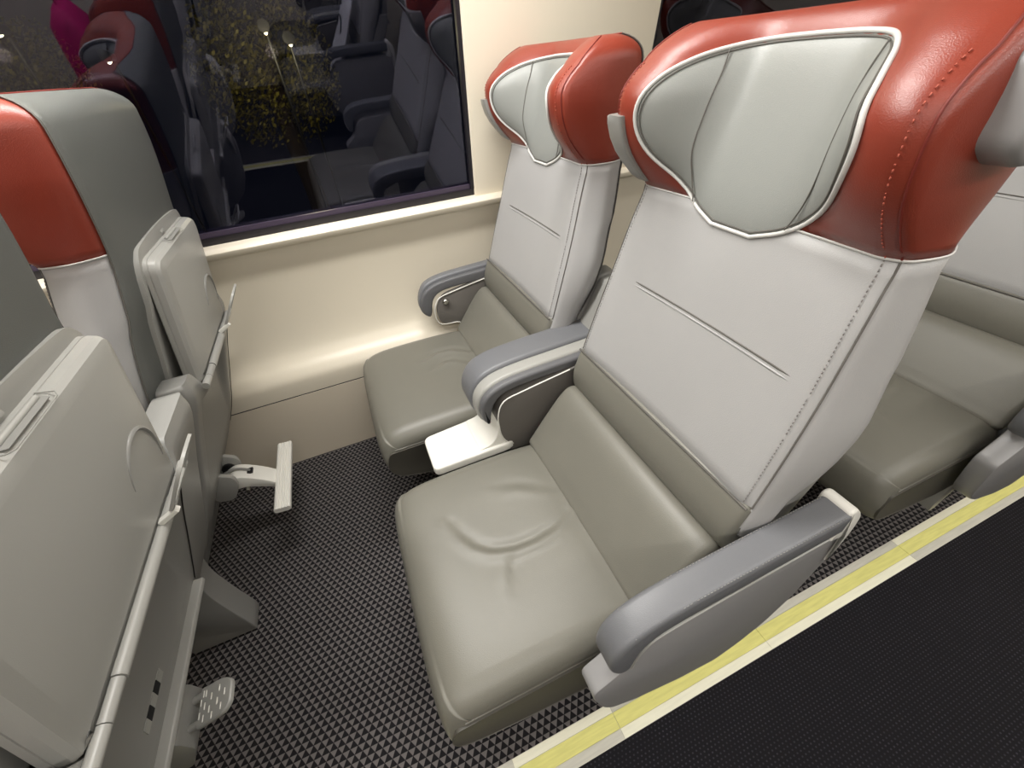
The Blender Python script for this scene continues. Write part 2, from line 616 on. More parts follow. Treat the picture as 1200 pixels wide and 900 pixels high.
def front_x(v, z, g=0.0):
    """x of the front face at height z, v across; above ZC the face rolls back into the crown"""
    zz = min(z, ZC)
    b = interp(FRONT, z) - g; h = interp(HW, zz) + g; dd = interp(WING, zz + .5 * (z - zz))
    ve = h - .030; c = .006 * (1 - min(1, abs(v) / ve) ** 2)
    x = b + c - dd * wing_s(v)
    if z > ZC:
        k = math.sqrt(max(0, 1 - ((z - ZC) / (ZT + g)) ** 2)) ** .9
        xm = (x + .012 + interp(REAR, ZC)) / 2
        x = xm + (x - xm) * k
    return x


def body_rings(z0, z1, n, g=0.0):
    return [[(x, v, z0 + (z1 - z0) * i / n) for x, v in ring(z0 + (z1 - z0) * i / n, g)] for i in range(n + 1)]


CREASES = {
    0: [([(.012, .088), (.030, .045), (.050, .012), (.078, -.012), (.119, -.026), (.170, -.029), (.222, -.022), (.268, .000)], .0120, .0070),
        ([(.112, -.040), (.098, -.070), (.086, -.110)], .012, .0038),
        ([(.150, .135), (.200, .118), (.262, .078)], .016, .0026)],
    1: [([(.110, .085), (.160, .108), (.215, .106), (.290, .055)], .014, .0080),
        ([(.130, .010), (.170, .040), (.205, .036), (.253, -.010)], .013, .0060)],
}


def seg_dist(px, py, line):
    best = 9; side = 0; tt = 0
    n = len(line) - 1
    for i in range(n):
        ax_, ay_ = line[i]; bx_, by_ = line[i + 1]
        dx, dy = bx_ - ax_, by_ - ay_
        t = max(0, min(1, ((px - ax_) * dx + (py - ay_) * dy) / (dx * dx + dy * dy)))
        ex, ey = px - (ax_ + dx * t), py - (ay_ + dy * t)
        dd = math.hypot(ex, ey)
        if dd < best:
            best = dd; side = 1 if dx * ey - dy * ex > 0 else -1; tt = (i + t) / n
    return best * side, tt


def wrinkle(x, v, seed):
    """sat-in creases and a soft hollow in the cushion top, metres"""
    z = -.008 * math.exp(-((x - .12) ** 2 / .012 + v * v / .022))
    for line, wd, dp in CREASES[seed]:
        sd, tt = seg_dist(x, v, line)
        if abs(sd) > wd * 5: continue
        fade = math.sin(math.pi * max(.06, min(.94, tt))) ** .6
        z += dp * fade * (.9 * math.exp(-((sd + wd * .9) / (wd * 1.1)) ** 2) - math.exp(-((sd - wd * .35) / (wd * .9)) ** 2))
    return z


def make_cushion(t, seed):
    base = catmull([(.318, .448), (.27, .462), (.20, .468), (.12, .470), (.03, .469), (-.035, .465), (-.078, .453), (-.104, .430), (-.116, .398),
                    (-.118, .36), (-.112, .325), (-.092, .300), (-.05, .285), (.05, .262), (.20, .240), (.30, .24), (.34, .30), (.345, .38)], 8, True)
    base = [Vector((p[0], p[1])) for p in base]
    h = .262
    st = [(-h, .055), (-h + .001, .043), (-h + .005, .028), (-h + .013, .014), (-h + .024, .005), (-h + .040, .0)]
    n = 60
    for i in range(1, n): st.append((-h + .040 + (2 * h - .080) * i / n, 0))
    st += [(-a, b) for a, b in reversed(st[:6])]
    loops = []
    for v, ins in st:
        lp = offset_loop(base, ins)
        L = []
        for q, p in zip(base, lp):
            top = 1 if q.y > .44 else 0
            # soft crown across the width, plump front corners
            crown = -.010 * (v / h) ** 4 if top else 0
            if ins > 0:     # upper edge round, lower part of the side flat and near vertical
                k = max(0, min(1, (q.y - .365) / .08)); k = k * k * (3 - 2 * k)
                pos = q + (p - q) * (k * .75 + (1 - k) * .12) if q.x < .30 else q + (p - q) * k
            else: pos = q
            z = pos.y + crown + (wrinkle(pos.x, v, seed) if top else 0)
            L.append((pos.x + .010 * (v / h) ** 4, v, z))
        loops.append(L)
    bm = bmesh.new(); add_loft(bm, loops)
    o = from_bm('seat_cushion', bm, M['taupe'], t, True)
    # cushion side boards, their shadow put into the darker taupe, with the lower seam
    for s in (-1, 1):
        poly = rounded([(-.088, .406), (.30, .406), (.30, .244), (.20, .246), (.05, .268), (-.05, .291), (-.082, .307), (-.100, .330), (-.104, .36)], .012)
        prism('cushion_side', poly, s * (h - .012), s * (h + .0022), M['taupe_dark'], t, 'y', .002)
        if s < 0:
            tube('cushion_seam', [(x, s * (h - .0008), .411) for x in (-.070, -.05, .05, .15, .3)], .0018, M['taupe'], o, 6)
    return o


def add_stitches(bm, pts, step=.006, ln=.0036, rad=.0007):
    """short threads laid end to end along a polyline"""
    P = [Vector(p) for p in pts]
    acc = 0
    for a, b in zip(P, P[1:]):
        dv = b - a; L = dv.length
        if L < 1e-6: continue
        dv.normalize()
        s = -acc
        while s < L:
            if s >= 0:
                c = a + dv * s; e = a + dv * min(s + ln, L)
                if (e - c).length > 1e-4: add_tube(bm, [c, e], rad, 4)
            s += step
        acc = (L - (s - step)) if s - step > -1e-9 else acc + L
        acc = acc % step


def pocket(name, sec, h, material, parent, edge=.02, bow=.0):
    """padded cushion: section swept across the seat with rounded ends"""
    base = [Vector((p[0], p[1])) for p in catmull(sec, 4, True)]
    st = []
    for k in range(5):
        th = math.pi / 2 * k / 4
        st.append((-h + edge * (1 - math.cos(th)), edge * (1 - math.sin(th))))
    for i in range(1, 12): st.append((-h + edge + (2 * h - 2 * edge) * i / 12, 0))
    st += [(-a, b) for a, b in reversed(st[:5])]
    loops = []
    for v, ins in st:
        loops.append([(p.x + bow * (1 - (v / h) ** 2), v, p.y) for p in offset_loop(base, ins)])
    bm = bmesh.new(); add_loft(bm, loops)
    return from_bm(name, bm, material, parent, True)


def pad_poly(x1, lift=0.0):
    return [Vector((p[0], p[1])) for p in catmull([(x1, .676 + lift), (.42, .672 + lift), (.30, .667 + lift), (.235, .658 + lift), (.195, .640 + lift), (.172, .612),
            (.164, .575), (.170, .542), (.184, .524), (.198, .522), (.208, .535), (.214, .565), (.226, .592), (.25, .610), (.30, .618), (.42, .622), (x1, .628)], 3)]


def make_armrest_aisle(t, y0, yc):
    """aisle side: slate pad over a moulded grey side panel with a pale rear cap. y0 = outer face"""
    o0 = y0 - yc
    prism('armrest_pad', pad_poly(.612), o0, o0 + .052, M['arm'], t, 'y', .010, 4)
    for yy in (o0 + .0035, o0 + .0485):
        bm = bmesh.new()
        add_stitches(bm, [(x, yy, z) for x, z in ((.60, .6745), (.42, .6705), (.30, .6655), (.24, .656), (.20, .640))])
        o = from_bm('armrest_stitching', bm, M['thread'], t)
    # side panel
    panel = [(.142, .452), (.150, .405), (.172, .330), (.190, .300), (.247, .262), (.367, .215), (.470, .195), (.530, .225), (.585, .275), (.630, .360),
             (.662, .500), (.668, .56), (.655, .600), (.62, .604), (.26, .588), (.222, .552), (.206, .505), (.178, .48)]
    pp = [Vector((p[0], p[1])) for p in rounded(panel, .016, 4)]
    prism('armrest_panel', pp, o0 + .008, o0 + .052, M['plastic_side'], t, 'y', .005, 2)
    # raised pale edge line that runs under the pad
    line = [(.212, o0 + .0065, .500), (.216, o0 + .0065, .53), (.232, o0 + .0065, .566), (.27, o0 + .0065, .586), (.42, o0 + .0065, .597), (.62, o0 + .0065, .606), (.655, o0 + .0065, .602)]
    tube('armrest_trim', catmull(line, 4), .0022, M['plastic'], t, 6)
    cap = rounded([(.600, .600), (.606, .682), (.624, .682), (.652, .652), (.660, .60), (.654, .52), (.645, .50), (.640, .59)], [.004, .012, .016, .02, .02, .01, .004, .01])
    prism('armrest_end_cap', cap, o0 + .003, o0 + .056, M['white'], t, 'y', .006, 3)


def make_armrest_centre(t, yc):
    """between the two seats: slate pad on the window side, paler pad, dark band and brown grey panel to the aisle"""
    prism('armrest_pad', pad_poly(.60, .004), .838 - yc, .932 - yc, M['arm'], t, 'y', .012, 4)
    p = [Vector((q.x, q.y)) for q in pad_poly(.55)]
    prism('armrest_pad', offset_loop(p, .004), .797 - yc, .842 - yc, M['arm_light'], t, 'y', .010, 4)
    prism('armrest_band', offset_loop(p, .011), .778 - yc, .812 - yc, M['arm_dark'], t, 'y', .009, 4)
    pan = rounded([(.216, .555), (.238, .604), (.30, .617), (.46, .640), (.46, .40), (.25, .40), (.228, .455), (.216, .495)], [.02, .02, .03, .01, .01, .01, .03, .02])
    prism('armrest_panel', pan, .7712 - yc, .90 - yc, M['panel'], t, 'y', .003, 2)
    ln = [(.250, .440), (.232, .455), (.219, .485), (.2155, .52), (.217, .56), (.237, .602), (.30, .6165), (.43, .636)]
    tube('armrest_trim', catmull([(x, .7715 - yc, z) for x, z in ln], 4), .0018, M['white'], t, 6)
    # white console shelf in front of and below the pad
    top = rounded([(.018, .764), (.018, .897), (.215, .915), (.268, .915), (.268, .764)], [.018, .022, .02, .01, .05], 5)
    top = [Vector((a.x, a.y - yc)) for a in top]
    prism('console_tray', top, .425, .454, M['white'], t, 'z', .006, 3)
    up = rounded([(.150, .457), (.192, .462), (.212, .50), (.222, .57), (.30, .60), (.30, .44), (.150, .44)], [.01, .02, .02, .02, .01, .01, .01])
    prism('console_upright', up, .7735 - yc, .905 - yc, M['white'], t, 'y', .0015, 1)
    # pedestal below the console, its foot running back along the floor
    ped = [(.300, .0), (.470, .0), (.472, .022), (.463, .09), (.455, .160), (.449, .240), (.462, .340), (.50, .40), (.10, .43), (.06, .40), (.16, .30), (.26, .12)]
    prism('pedestal', rounded(ped, [.004, .003, .01, .03, .03, .03, .02, .01, .01, .02, .05, .03]), .815 - yc, .895 - yc, M['plastic_mid'], t, 'y', .004, 2)


def make_armrest_wall(t, yc):
    prism('armrest_pad', pad_poly(.56, .008), 1.472 - yc, 1.512 - yc, M['arm'], t, 'y', .010, 4)
    p = [Vector((q.x, q.y)) for q in pad_poly(.55)]
    prism('armrest_band', offset_loop(p, .006), 1.456 - yc, 1.480 - yc, M['arm_dark'], t, 'y', .008, 4)
    pan = rounded([(.222, .555), (.252, .606), (.46, .640), (.46, .42), (.315, .42), (.312, .462), (.29, .478), (.24, .485), (.225, .50)], [.02, .03, .01, .01, .01, .012, .01, .01, .015])
    prism('armrest_panel', pan, 1.452 - yc, 1.47 - yc, M['panel'], t, 'y', .003, 2)
    ln = [(.312, .455), (.306, .472), (.29, .480), (.24, .484), (.220, .498), (.213, .53), (.218, .565), (.24, .598), (.30, .612), (.43, .632)]
    tube('armrest_trim', catmull([(x, 1.4505 - yc, z) for x, z in ln], 4), .0018, M['white'], t, 6)
    bm = bmesh.new()
    loops = []
    for k, (rr, dy) in enumerate(((.0125, 0), (.0125, -.004), (.010, -.008), (.006, -.0105), (.001, -.0115))):
        loops.append([(.262 + rr * math.cos(a * math.pi / 10), 1.4515 - yc + dy, .578 + rr * math.sin(a * math.pi / 10)) for a in range(20)])
    add_loft(bm, loops)
    o = from_bm('armrest_button', bm, M['steel'], t, True)


def head_outline():
    half = [(0, 1.052), (.040, 1.052), (.090, 1.072), (.130, 1.104), (.168, 1.148), (.184, 1.198), (.172, 1.244), (.148, 1.270), (.112, 1.283), (.06, 1.288), (0, 1.289)]
    return half


def make_headrest(t, seed):
    # red body: from the seam at z=1.078 to the rounded crown
    rings = body_rings(1.078, ZC, 12)
    for k in range(1, 9):
        rings.append(crown_ring(math.radians(78) * k / 8))
    bm = bmesh.new(); add_loft(bm, rings)
    bmesh.ops.triangulate(bm, faces=[f for f in bm.faces if len(f.verts) > 4])
    hd = from_bm('headrest', bm, M['red'], t, True)
    # grey centre panel following the curved front
    half = head_outline()
    right = catmull([(a, b) for a, b in half[1:]], 5)
    right = [(half[0][0], half[0][1])] + [(p[0], p[1]) for p in right]
    outline = right + [(-a, b) for a, b in reversed(right[1:-1])]
    cz = 1.185
    bm = bmesh.new()
    NR = 20
    loops = []
    for k in range(NR, -1, -1):
        q = k / NR
        if k == 0: q = .02
        g = .0075 * (1 - q ** 6) + .001
        loops.append([(front_x(v * q, cz + (z - cz) * q, 0) - g, v * q, cz + (z - cz) * q) for v, z in outline])
    # rim goes back into the headrest
    loops.insert(0, [(front_x(v, z, 0) + .006, v, z) for v, z in outline])
    add_loft(bm, loops, caps=(-1,))
    hp = from_bm('headrest_panel', bm, M['headgrey'], t, True)
    pip = [(front_x(v, z, 0) - .0025, v, z) for v, z in outline]
    tube('panel_piping', pip, .0032, M['piping'], hp, 8, True)
    pip2 = [(front_x(v * .955, cz + (z - cz) * .955, 0) - .0040, v * .955, cz + (z - cz) * .955) for v, z in outline]
    tube('panel_seam', pip2, .0013, M['seam'], hp, 5, True)
    for s in (-1, 1):
        pts = catmull([(s * .112, 1.280), (s * .108, 1.25), (s * .110, 1.20), (s * .112, 1.15), (s * .104, 1.11), (s * .091, 1.076)], 5)
        pts = [(front_x(p[0], p[1], 0) - .0085, p[0], p[1]) for p in pts]
        tube('panel_seam', pts, .0011, M['seam'], hp, 5)
    # seam between red headrest and grey back
    rg = [(x, v, 1.078) for x, v in ring(1.078, .0008)]
    tube('headrest_seam', rg[:REAR_I + 2], .0016, M['piping'], hd, 5)
    tube('headrest_seam', [(x, -v, z) for x, v, z in rg[:REAR_I + 2]], .0016, M['piping'], hd, 5)
    # front side seams
    for s in (-1, 1):
        pts = []
        for i in range(22):
            z = 1.078 + (ZC - 1.078) * i / 21
            p = half_ring(z, .0006)[PIPE_I]; pts.append((p[0], s * p[1], z))
        for k in range(1, 7):
            rg = crown_ring(math.pi / 2 * k / 8, .0006); p = rg[PIPE_I]; pts.append((p[0], s * p[1], p[2]))
        tube('headrest_seam', pts, .0013, M['redseam'], hd, 6)
        bm = bmesh.new()
        st = []
        for i in range(22):
            z = 1.078 + (ZC - 1.078) * i / 21
            p = half_ring(z, .001)[PIPE_I - 2]; st.append((p[0], s * p[1], z))
        add_stitches(bm, st, .007, .0035, .0008)
        from_bm('headrest_stitching', bm, M['redthread'], hd)
    return hd


def make_back(t, seed):
    rings = body_rings(.640, 1.078, 20)
    # tuck the lower end under
    r0 = rings[0]
    cx = sum(p[0] for p in r0) / len(r0)
    low = [[(cx + (p[0] - cx) * k, p[1] * (1 - (1 - k) * .2), p[2] - dz) for p in r0] for k, dz in ((.70, .022), (.9, .014))]
    # taupe band is drawn separately, so the grey body starts a little behind it below z=.70
    newr = []
    for lp in low + rings:
        L = []
        for (x, v, z) in lp:
            if z < .704:
                x2 = x + (.020 if x < .50 and abs(v) < .262 else 0)
                L.append((x2, v, z))
            else: L.append((x, v, z))
        newr.append(L)
    bm = bmesh.new(); add_loft(bm, newr)
    bk = from_bm('backrest', bm, M['grey'], t, True)
    # front side seams with their stitching
    for s in (-1, 1):
        pts = []
        for i in range(24):
            z = .703 + (1.078 - .703) * i / 23
            p = half_ring(z, .0006)[PIPE_I]; pts.append((p[0], s * p[1], z))
        tube('backrest_seam', pts, .0014, M['seam'], bk, 6)
        bm = bmesh.new(); st = []
        for i in range(24):
            z = .703 + (1.076 - .703) * i / 23
            p = half_ring(z, .001)[PIPE_I - 2]; st.append((p[0], s * p[1], z))
        add_stitches(bm, st, .0062, .0036, .0008)
        from_bm('backrest_stitching', bm, M['greythread'], bk)
    # horizontal double crease across the middle
    for dz, mm, rr in ((0, 'seam', .0018), (-.0066, 'grey', .0020)):
        pts = [(front_x(v, .909 + dz, 0) + .0004, v, .909 + dz) for v in [-.205 + .37 * i / 20 for i in range(21)]]
        tube('backrest_crease', pts, [.0004] + [rr] * 19 + [.0004], M[mm], bk, 6)
    # grey outer cover over the rear face, up to the crown
    bm = bmesh.new(); g = .0022
    cols = []
    zs = [.71 + (ZC - .71) * i / 18 for i in range(19)]
    for z in zs:
        hr = half_ring(z, g)[REAR_I:]
        cols.append([(p[0], p[1], z) for p in hr] + [(p[0], -p[1], z) for p in reversed(hr[:-1])])
    for k in range(1, 7):
        rg = crown_ring(math.pi / 2 * k / 8, g)
        n = len(half_ring(ZC)); seg = rg[REAR_I:n] + [rg[(len(rg) - i) % len(rg)] for i in range(n - 2, REAR_I - 1, -1)]
        cols.append([tuple(p) for p in seg])
    add_loft(bm, cols, closed=False, cap=False)
    bmesh.ops.solidify(bm, geom=bm.faces[:], thickness=-.0015)
    bc = from_bm('back_cover', bm, M['headgrey'], t, True, 50)
    for s in (0, -1):
        tube('back_cover_seam', [c[s] for c in cols], .0014, M['seam'], bc, 6)
    tube('back_cover_seam', cols[-1], .0014, M['redseam'], bc, 6)
    # taupe band and lumbar cushion
    band = pocket('backrest_band', [(.452, .7045), (.439, .680), (.429, .650), (.427, .622), (.432, .598), (.450, .585), (.49, .60), (.50, .66), (.49, .702), (.47, .7055)], .266, M['taupe'], t, .016)
    tube('band_seam', [(.4495, v, .7050) for v in (-.262, -.2, 0, .2, .262)], .0022, M['seam'], band, 6)
    lum = pocket('lumbar_cushion', [(.286, .452), (.300, .478), (.322, .508), (.350, .545), (.378, .580), (.400, .600), (.418, .606), (.436, .600), (.448, .575), (.43, .50), (.38, .44), (.32, .43)], .258, M['taupe'], t, .016)
    return bk


def make_shell(t, v0, v1, tc, shelf=True, hh=.193):
    wd = hh + .012
    cup = True
    deep = .058 if shelf else .038
    """hard rear shell with literature pocket, shelf lip, folded tray table and cup ring. v0..v1 extent, tc tray centre"""
    outer = [(.660, .800), (.657, .750), (.606, .630), (.556, .505), (.505, .385), (.440, .270), (.372, .155), (.350, .10)]
    front = [(.605, .800), (.575, .74), (.53, .66), (.46, .52), (.38, .40), (.33, .28), (.30, .155), (.30, .10)]
    po = catmull(outer, 4); pf = catmull(front, 4)
    n = len(po)
    bm = bmesh.new(); loops = []
    vs_ = [v0 + .022 * (1 - math.cos(math.pi / 2 * k / 5)) for k in range(5)]
    NV = 60
    vs_ += [v0 + .022 + (v1 - v0 - .044) * i / NV for i in range(NV + 1)] + [v1 - q + v0 for q in reversed(vs_)]
    for v in vs_:
        e = min(v - v0, v1 - v)
        rnd = .022 * (1 - math.sqrt(max(0, 1 - (1 - min(1, e / .022)) ** 2)))
        dt = abs(v - tc)
        L = []
        for p in po:
            z = p[1]
            # pocket hollow: between shelf lip and tray hinge, only behind the tray
            a = max(0, min(1, (wd + .007 - dt) / .035)); a = a * a * (3 - 2 * a)
            t1 = max(0, min(1, (z - .42) / .22)); t2 = max(0, min(1, (.735 - z) / .06))
            hol = deep * a * (t1 ** .8) * t2 * t2 * (3 - 2 * t2)
            k = max(0, min(1, (dt - hh + .013) / .045)); k = k * k * (3 - 2 * k)
            top = .742 + .058 * k
            if z > .70: z = .70 + (z - .70) * (top - .70) / .10
            L.append((p[0] - hol - rnd, v, z - rnd * .3))
        loops.append(L + [(p[0], v, (p[1] if p[1] < .70 else .70 + (p[1] - .70) * (top - .70) / .10) - rnd * .3) for p in reversed(pf)])
    add_loft(bm, loops)
    sh = from_bm('back_shell', bm, M['plastic_mid'], t, True, 75)
    # dark joint lines where the pocket moulding meets its end
    ve = tc + (wd + .006 if shelf else .2585)
    tube('shell_seam', [(p[0] + .0006 - (0 if shelf else .001), ve, p[1]) for p in po if .40 < p[1] < .735 or (not shelf and .30 < p[1] < .735)], .0013, M['black'], sh, 6)
    if shelf:
        prism('pocket_shelf', rounded([(.470, .418), (.538, .418), (.540, .408), (.532, .398), (.47, .398)], .003), tc - wd + .002, tc + wd - .002, M['plastic'], sh, 'y', .003, 2)
        # slots above the shelf: three pale tabs between two dark gaps
        zz = .470
        def sx(z):
            t1 = max(0, min(1, (z - .42) / .22))
            return interp(sorted((p[1], p[0]) for p in po), z) - deep * t1 ** .8
        for k in range(5):
            c = tc - .068 + k * .020
            prism('pocket_slot', [(sx(.472) - .004, .472), (sx(.472) + .0015, .472), (sx(.455) + .0015, .455), (sx(.455) - .004, .455)], c - .0096, c + .0096, M['plastic'] if k % 2 == 0 else M['black'], sh, 'y')
    # upper rear bezel behind the tray
    bez = catmull([(tc - .203, .74), (tc - .206, .90), (tc - .200, 1.01), (tc - .178, 1.052), (tc - .14, 1.064), (tc, 1.070), (tc + .14, 1.064), (tc + .178, 1.052), (tc + .200, 1.01), (tc + .206, .90), (tc + .203, .74)], 4)
    bez = [Vector((tc + (p[0] - tc) * wd / .205, p[1])) for p in bez]
    bm = bmesh.new()
    L1, L2 = [], []
    for p in bez:
        rx = interp(REAR, p[1])
        L1.append((rx + .004, p[0], p[1])); L2.append((rx + .014, p[0], p[1]))
    C0 = [(interp(REAR, .74 + (q[2] - .74) * .96) + .016, tc + (q[1] - tc) * .96, .74 + (q[2] - .74) * .96) for q in L1]
    add_loft(bm, [L1, L2, C0])
    from_bm('tray_bezel', bm, M['plastic'], t, True, 40)
    # tray table: folded up against the back
    def tr(x, z):         # tray plane leans with the back
        return x, z
    lo = Vector((.628, .752)); hi = Vector((.688, 1.040)); ax = (hi - lo).normalized(); nn = Vector((ax.y, -ax.x))
    body = []
    out2d = rounded([(-hh, 0), (hh, 0), (hh - .004, .297), (-hh + .004, .297)], [.012, .012, .030, .030], 6)
    bm = bmesh.new(); loops = []
    for dpt, ins in ((0, .004), (.003, 0), (.011, 0), (.0115, .0012), (.0130, .0012), (.0135, 0), (.024, .001), (.031, .006), (.036, .022)):
        lp = offset_loop([Vector(p) for p in out2d], ins)
        L = []
        for p in lp:
            q = lo + ax * p.y + nn * dpt
            L.append((q.x, tc + p.x, q.y))
        loops.append(L)
    # shallow oval cup recess pressed in the outer face near the hinge
    add_loft(bm, loops)
    tray = from_bm('tray_table', bm, M['plastic'], t, True, 25)

    def onface(a, b, dep):
        q = lo + ax * b + nn * dep
        return (q.x, tc + a, q.y)
    # cup recess: curved lip ring
    arc = [onface(hh - .088 + .060 * math.cos(th), .085 + .075 * math.sin(th), .0362) for th in [math.pi * (-.08 + 1.02 * k / 20) for k in range(21)]]
    tube('cup_recess_rim', arc, [.0006 + .0034 * math.sin(math.pi * k / 20) for k in range(21)], M['plastic_mid'], tray, 6)
    # thumb notch in the top edge: darker plate paints the shaded recess
    bm = bmesh.new()
    a0, a1 = -.055, .055
    loops = []
    for (b_, dp_, w_) in ((.2985, .006, 1), (.2990, .030, .92), (.296, .031, .88), (.2945, .008, .95)):
        loops.append([onface(a0 * w_, b_, dp_), onface(a1 * w_, b_, dp_)])
    box_pts = [[onface(a0 + .004, .2975, .013), onface(a1 - .004, .2975, .013), onface(a1 - .010, .2975, .029), onface(a0 + .010, .2975, .029)],
               [onface(a0 + .004, .2985, .013), onface(a1 - .004, .2985, .013), onface(a1 - .010, .2985, .029), onface(a0 + .010, .2985, .029)]]
    add_loft(bm, box_pts)
    nt_ = from_bm('tray_notch', bm, M['plastic_mid'], tray, False)
    tube('notch_rim', [onface(a0, .2985, .012), onface(a0, .2985, .030), onface(a0 + .008, .2975, .0345), onface(a1 - .008, .2975, .0345), onface(a1, .2985, .030), onface(a1, .2985, .012)], .0008, M['plastic'], nt_, 6)
    tube('notch_tab', [onface(a0 + .012, .2995, .018), onface(a1 - .012, .2995, .018)], .0035, M['plastic'], nt_, 8)
    # latch on the bezel above the tray
    lt = bmesh.new()
    add_box(lt, -.006, .010, -.013, .013, -.007, .005, .003)
    lo_ = from_bm('tray_latch', lt, M['plastic'], t, True, 40)
    q = hi + ax * .012 - nn * .004
    lo_.location = (q.x, tc, q.y); lo_.rotation_euler = (0, -.2, 0)
    # hinge rod with its joints
    for a, b_, rr in ((-wd, -wd + .040, .0085), (-wd + .0415, -wd + .090, .0085), (-wd + .0915, wd - .090, .0100), (wd - .0885, wd - .042, .0085), (wd - .0405, wd, .0085)):
        tube('tray_hinge', [(.668, tc + a, .748), (.668, tc + b_, .748)], rr, M['plastic'], t, 12)
    # folding cup ring standing off the tray's outer corner
    ring2d = rounded([(-.052, 0), (.052, 0), (.052, .10), (-.052, .10)], [.006, .006, .05, .05], 8)
    bm = bmesh.new()
    cpos = Vector((.690, .775)); cdir = Vector((.56, .83)).normalized(); cn = Vector((cdir.y, -cdir.x))
    outl, innl = [Vector(p) for p in ring2d], offset_loop([Vector(p) for p in ring2d], .010)

    def cp(p, dep):
        q2 = cpos + cdir * p.y + cn * dep
        return (q2.x, tc + hh - .088 + p.x, q2.y)
    if cup:
        A = [cp(p, 0) for p in outl]; B = [cp(p, .005) for p in outl]; Cc = [cp(p, .005) for p in innl]; D = [cp(p, 0) for p in innl]
        add_loft(bm, [A, B, Cc, D, A], cap=False)
        bmesh.ops.remove_doubles(bm, verts=bm.verts, dist=1e-6)
        from_bm('cup_ring', bm, M['plastic'], t, True, 40)
        prism('cup_arm', [(.668, .762), (.700, .778), (.704, .772), (.672, .754)], tc + hh - .143, tc + hh - .131, M['white'], t, 'y', .001, 1)
    else: bm.free()


def footrest_bar(t, v, xs=0):
    """swing-down footrest: bracket cheeks, long arm, ribbed cross bar"""
    f = bmesh.new()
    fr = thing_part = None
    arm = catmull([(.475, .290), (.50, .300), (.53, .290), (.575, .255), (.612, .215)], 4)
    low = catmull([(.608, .196), (.56, .226), (.52, .246), (.49, .250), (.470, .262)], 4)
    a = prism('footrest_arm', [Vector((p[0], p[1])) for p in arm + low], v - .033, v + .033, M['white'], t, 'y', .003, 2)
    for s in (-1, 1):
        ck = rounded([(.430, .345), (.475, .350), (.516, .322), (.514, .280), (.478, .228), (.43, .24)], .018)
        prism('footrest_bracket', ck, v + s * .046 - .008, v + s * .046 + .008, M['plastic'], a, 'y', .003, 2)
        tube('footrest_pivot', [(.478, v + s * .030, .292), (.478, v + s * .040, .292)], .020, M['black'], a, 12)
    tube('footrest_spring', catmull([(.475, v, .305), (.505, v + .004, .3065), (.53, v + .002, .297), (.545, v - .002, .287)], 4), .004, M['plastic_mid'], a, 6)
    box('footrest_stop', .536, .552, v - .012, v + .010, .281, .288, M['black'], a)
    tube('footrest_peg', [(.520, v - .03, .238), (.520, v - .045, .238)], .007, M['steel'], a, 10)
    # cross bar with ribs on the tread
    bm = bmesh.new()
    sec = [(.600, .226), (.605, .231)]
    for k in range(5):
        x0 = .606 + k * .0085
        sec += [(x0, .2305 - k * .0010), (x0 + .002, .2325 - k * .0010), (x0 + .0065, .2325 - k * .0010), (x0 + .0082, .2305 - k * .0010)]
    sec += [(.650, .224), (.649, .212), (.640, .208), (.605, .212), (.600, .216)]
    add_prism(bm, [Vector(p) for p in sec], v - .160, v + .160, 'y', .001, 1)
    from_bm('footrest_bar', bm, M['white'], a, True, 30)


def footrest_flap(t, v):
    """folded footrest seen end-on: two arms and a rounded pad with raised dashes"""
    bm = bmesh.new()
    out = rounded([(-.045, -.004), (.045, -.004), (.040, .050), (.022, .074), (-.030, .074), (-.045, .06)], [.006, .006, .02, .02, .015, .01], 5)
    P0 = Vector((.520, .30)); ax = Vector((.88, .30)).normalized(); nn = Vector((-ax.y, ax.x))

    def pp(p, dep):
        q = P0 + ax * p.y + nn * dep
        return (q.x, v - .020 + p.x * .84, q.y)
    O = [Vector(p) for p in out]
    loops = [[pp(p, 0) for p in offset_loop(O, .003)], [pp(p, .003) for p in O], [pp(p, .009) for p in O], [pp(p, .0115) for p in offset_loop(O, .003)]]
    add_loft(bm, loops)
    pad = from_bm('footrest_pad', bm, M['plastic'], t, True, 35)
    bm = bmesh.new()
    for i, (a, b) in enumerate([(-.030, .012), (-.004, .012), (.024, .012), (-.034, .032), (-.017, .024), (.010, .026), (-.010, .042), (.018, .044), (-.026, .052), (.002, .058), (.026, .006), (-.020, .002), (.008, .002)]):
        c = [pp(Vector((a - .0075, b)), .0118), pp(Vector((a + .0075, b)), .0118)]
        add_tube(bm, c, .0013, 6)
    from_bm('tread_mark', bm, M['white'], pad)
    for s in (-1, 1):
        b0 = pp(Vector((s * .030, -.045)), .004); b1 = pp(Vector((s * .030, .0)), .004)
        tube('footrest_arm', [b0, b1], .0075, M['plastic'], t, 8)
    br = rounded([(.40, .33), (.49, .325), (.50, .27), (.46, .20), (.40, .20)], .014)
    prism('footrest_bracket', br, v - .075, v + .035, M['plastic_mid'], t, 'y', .004, 2)


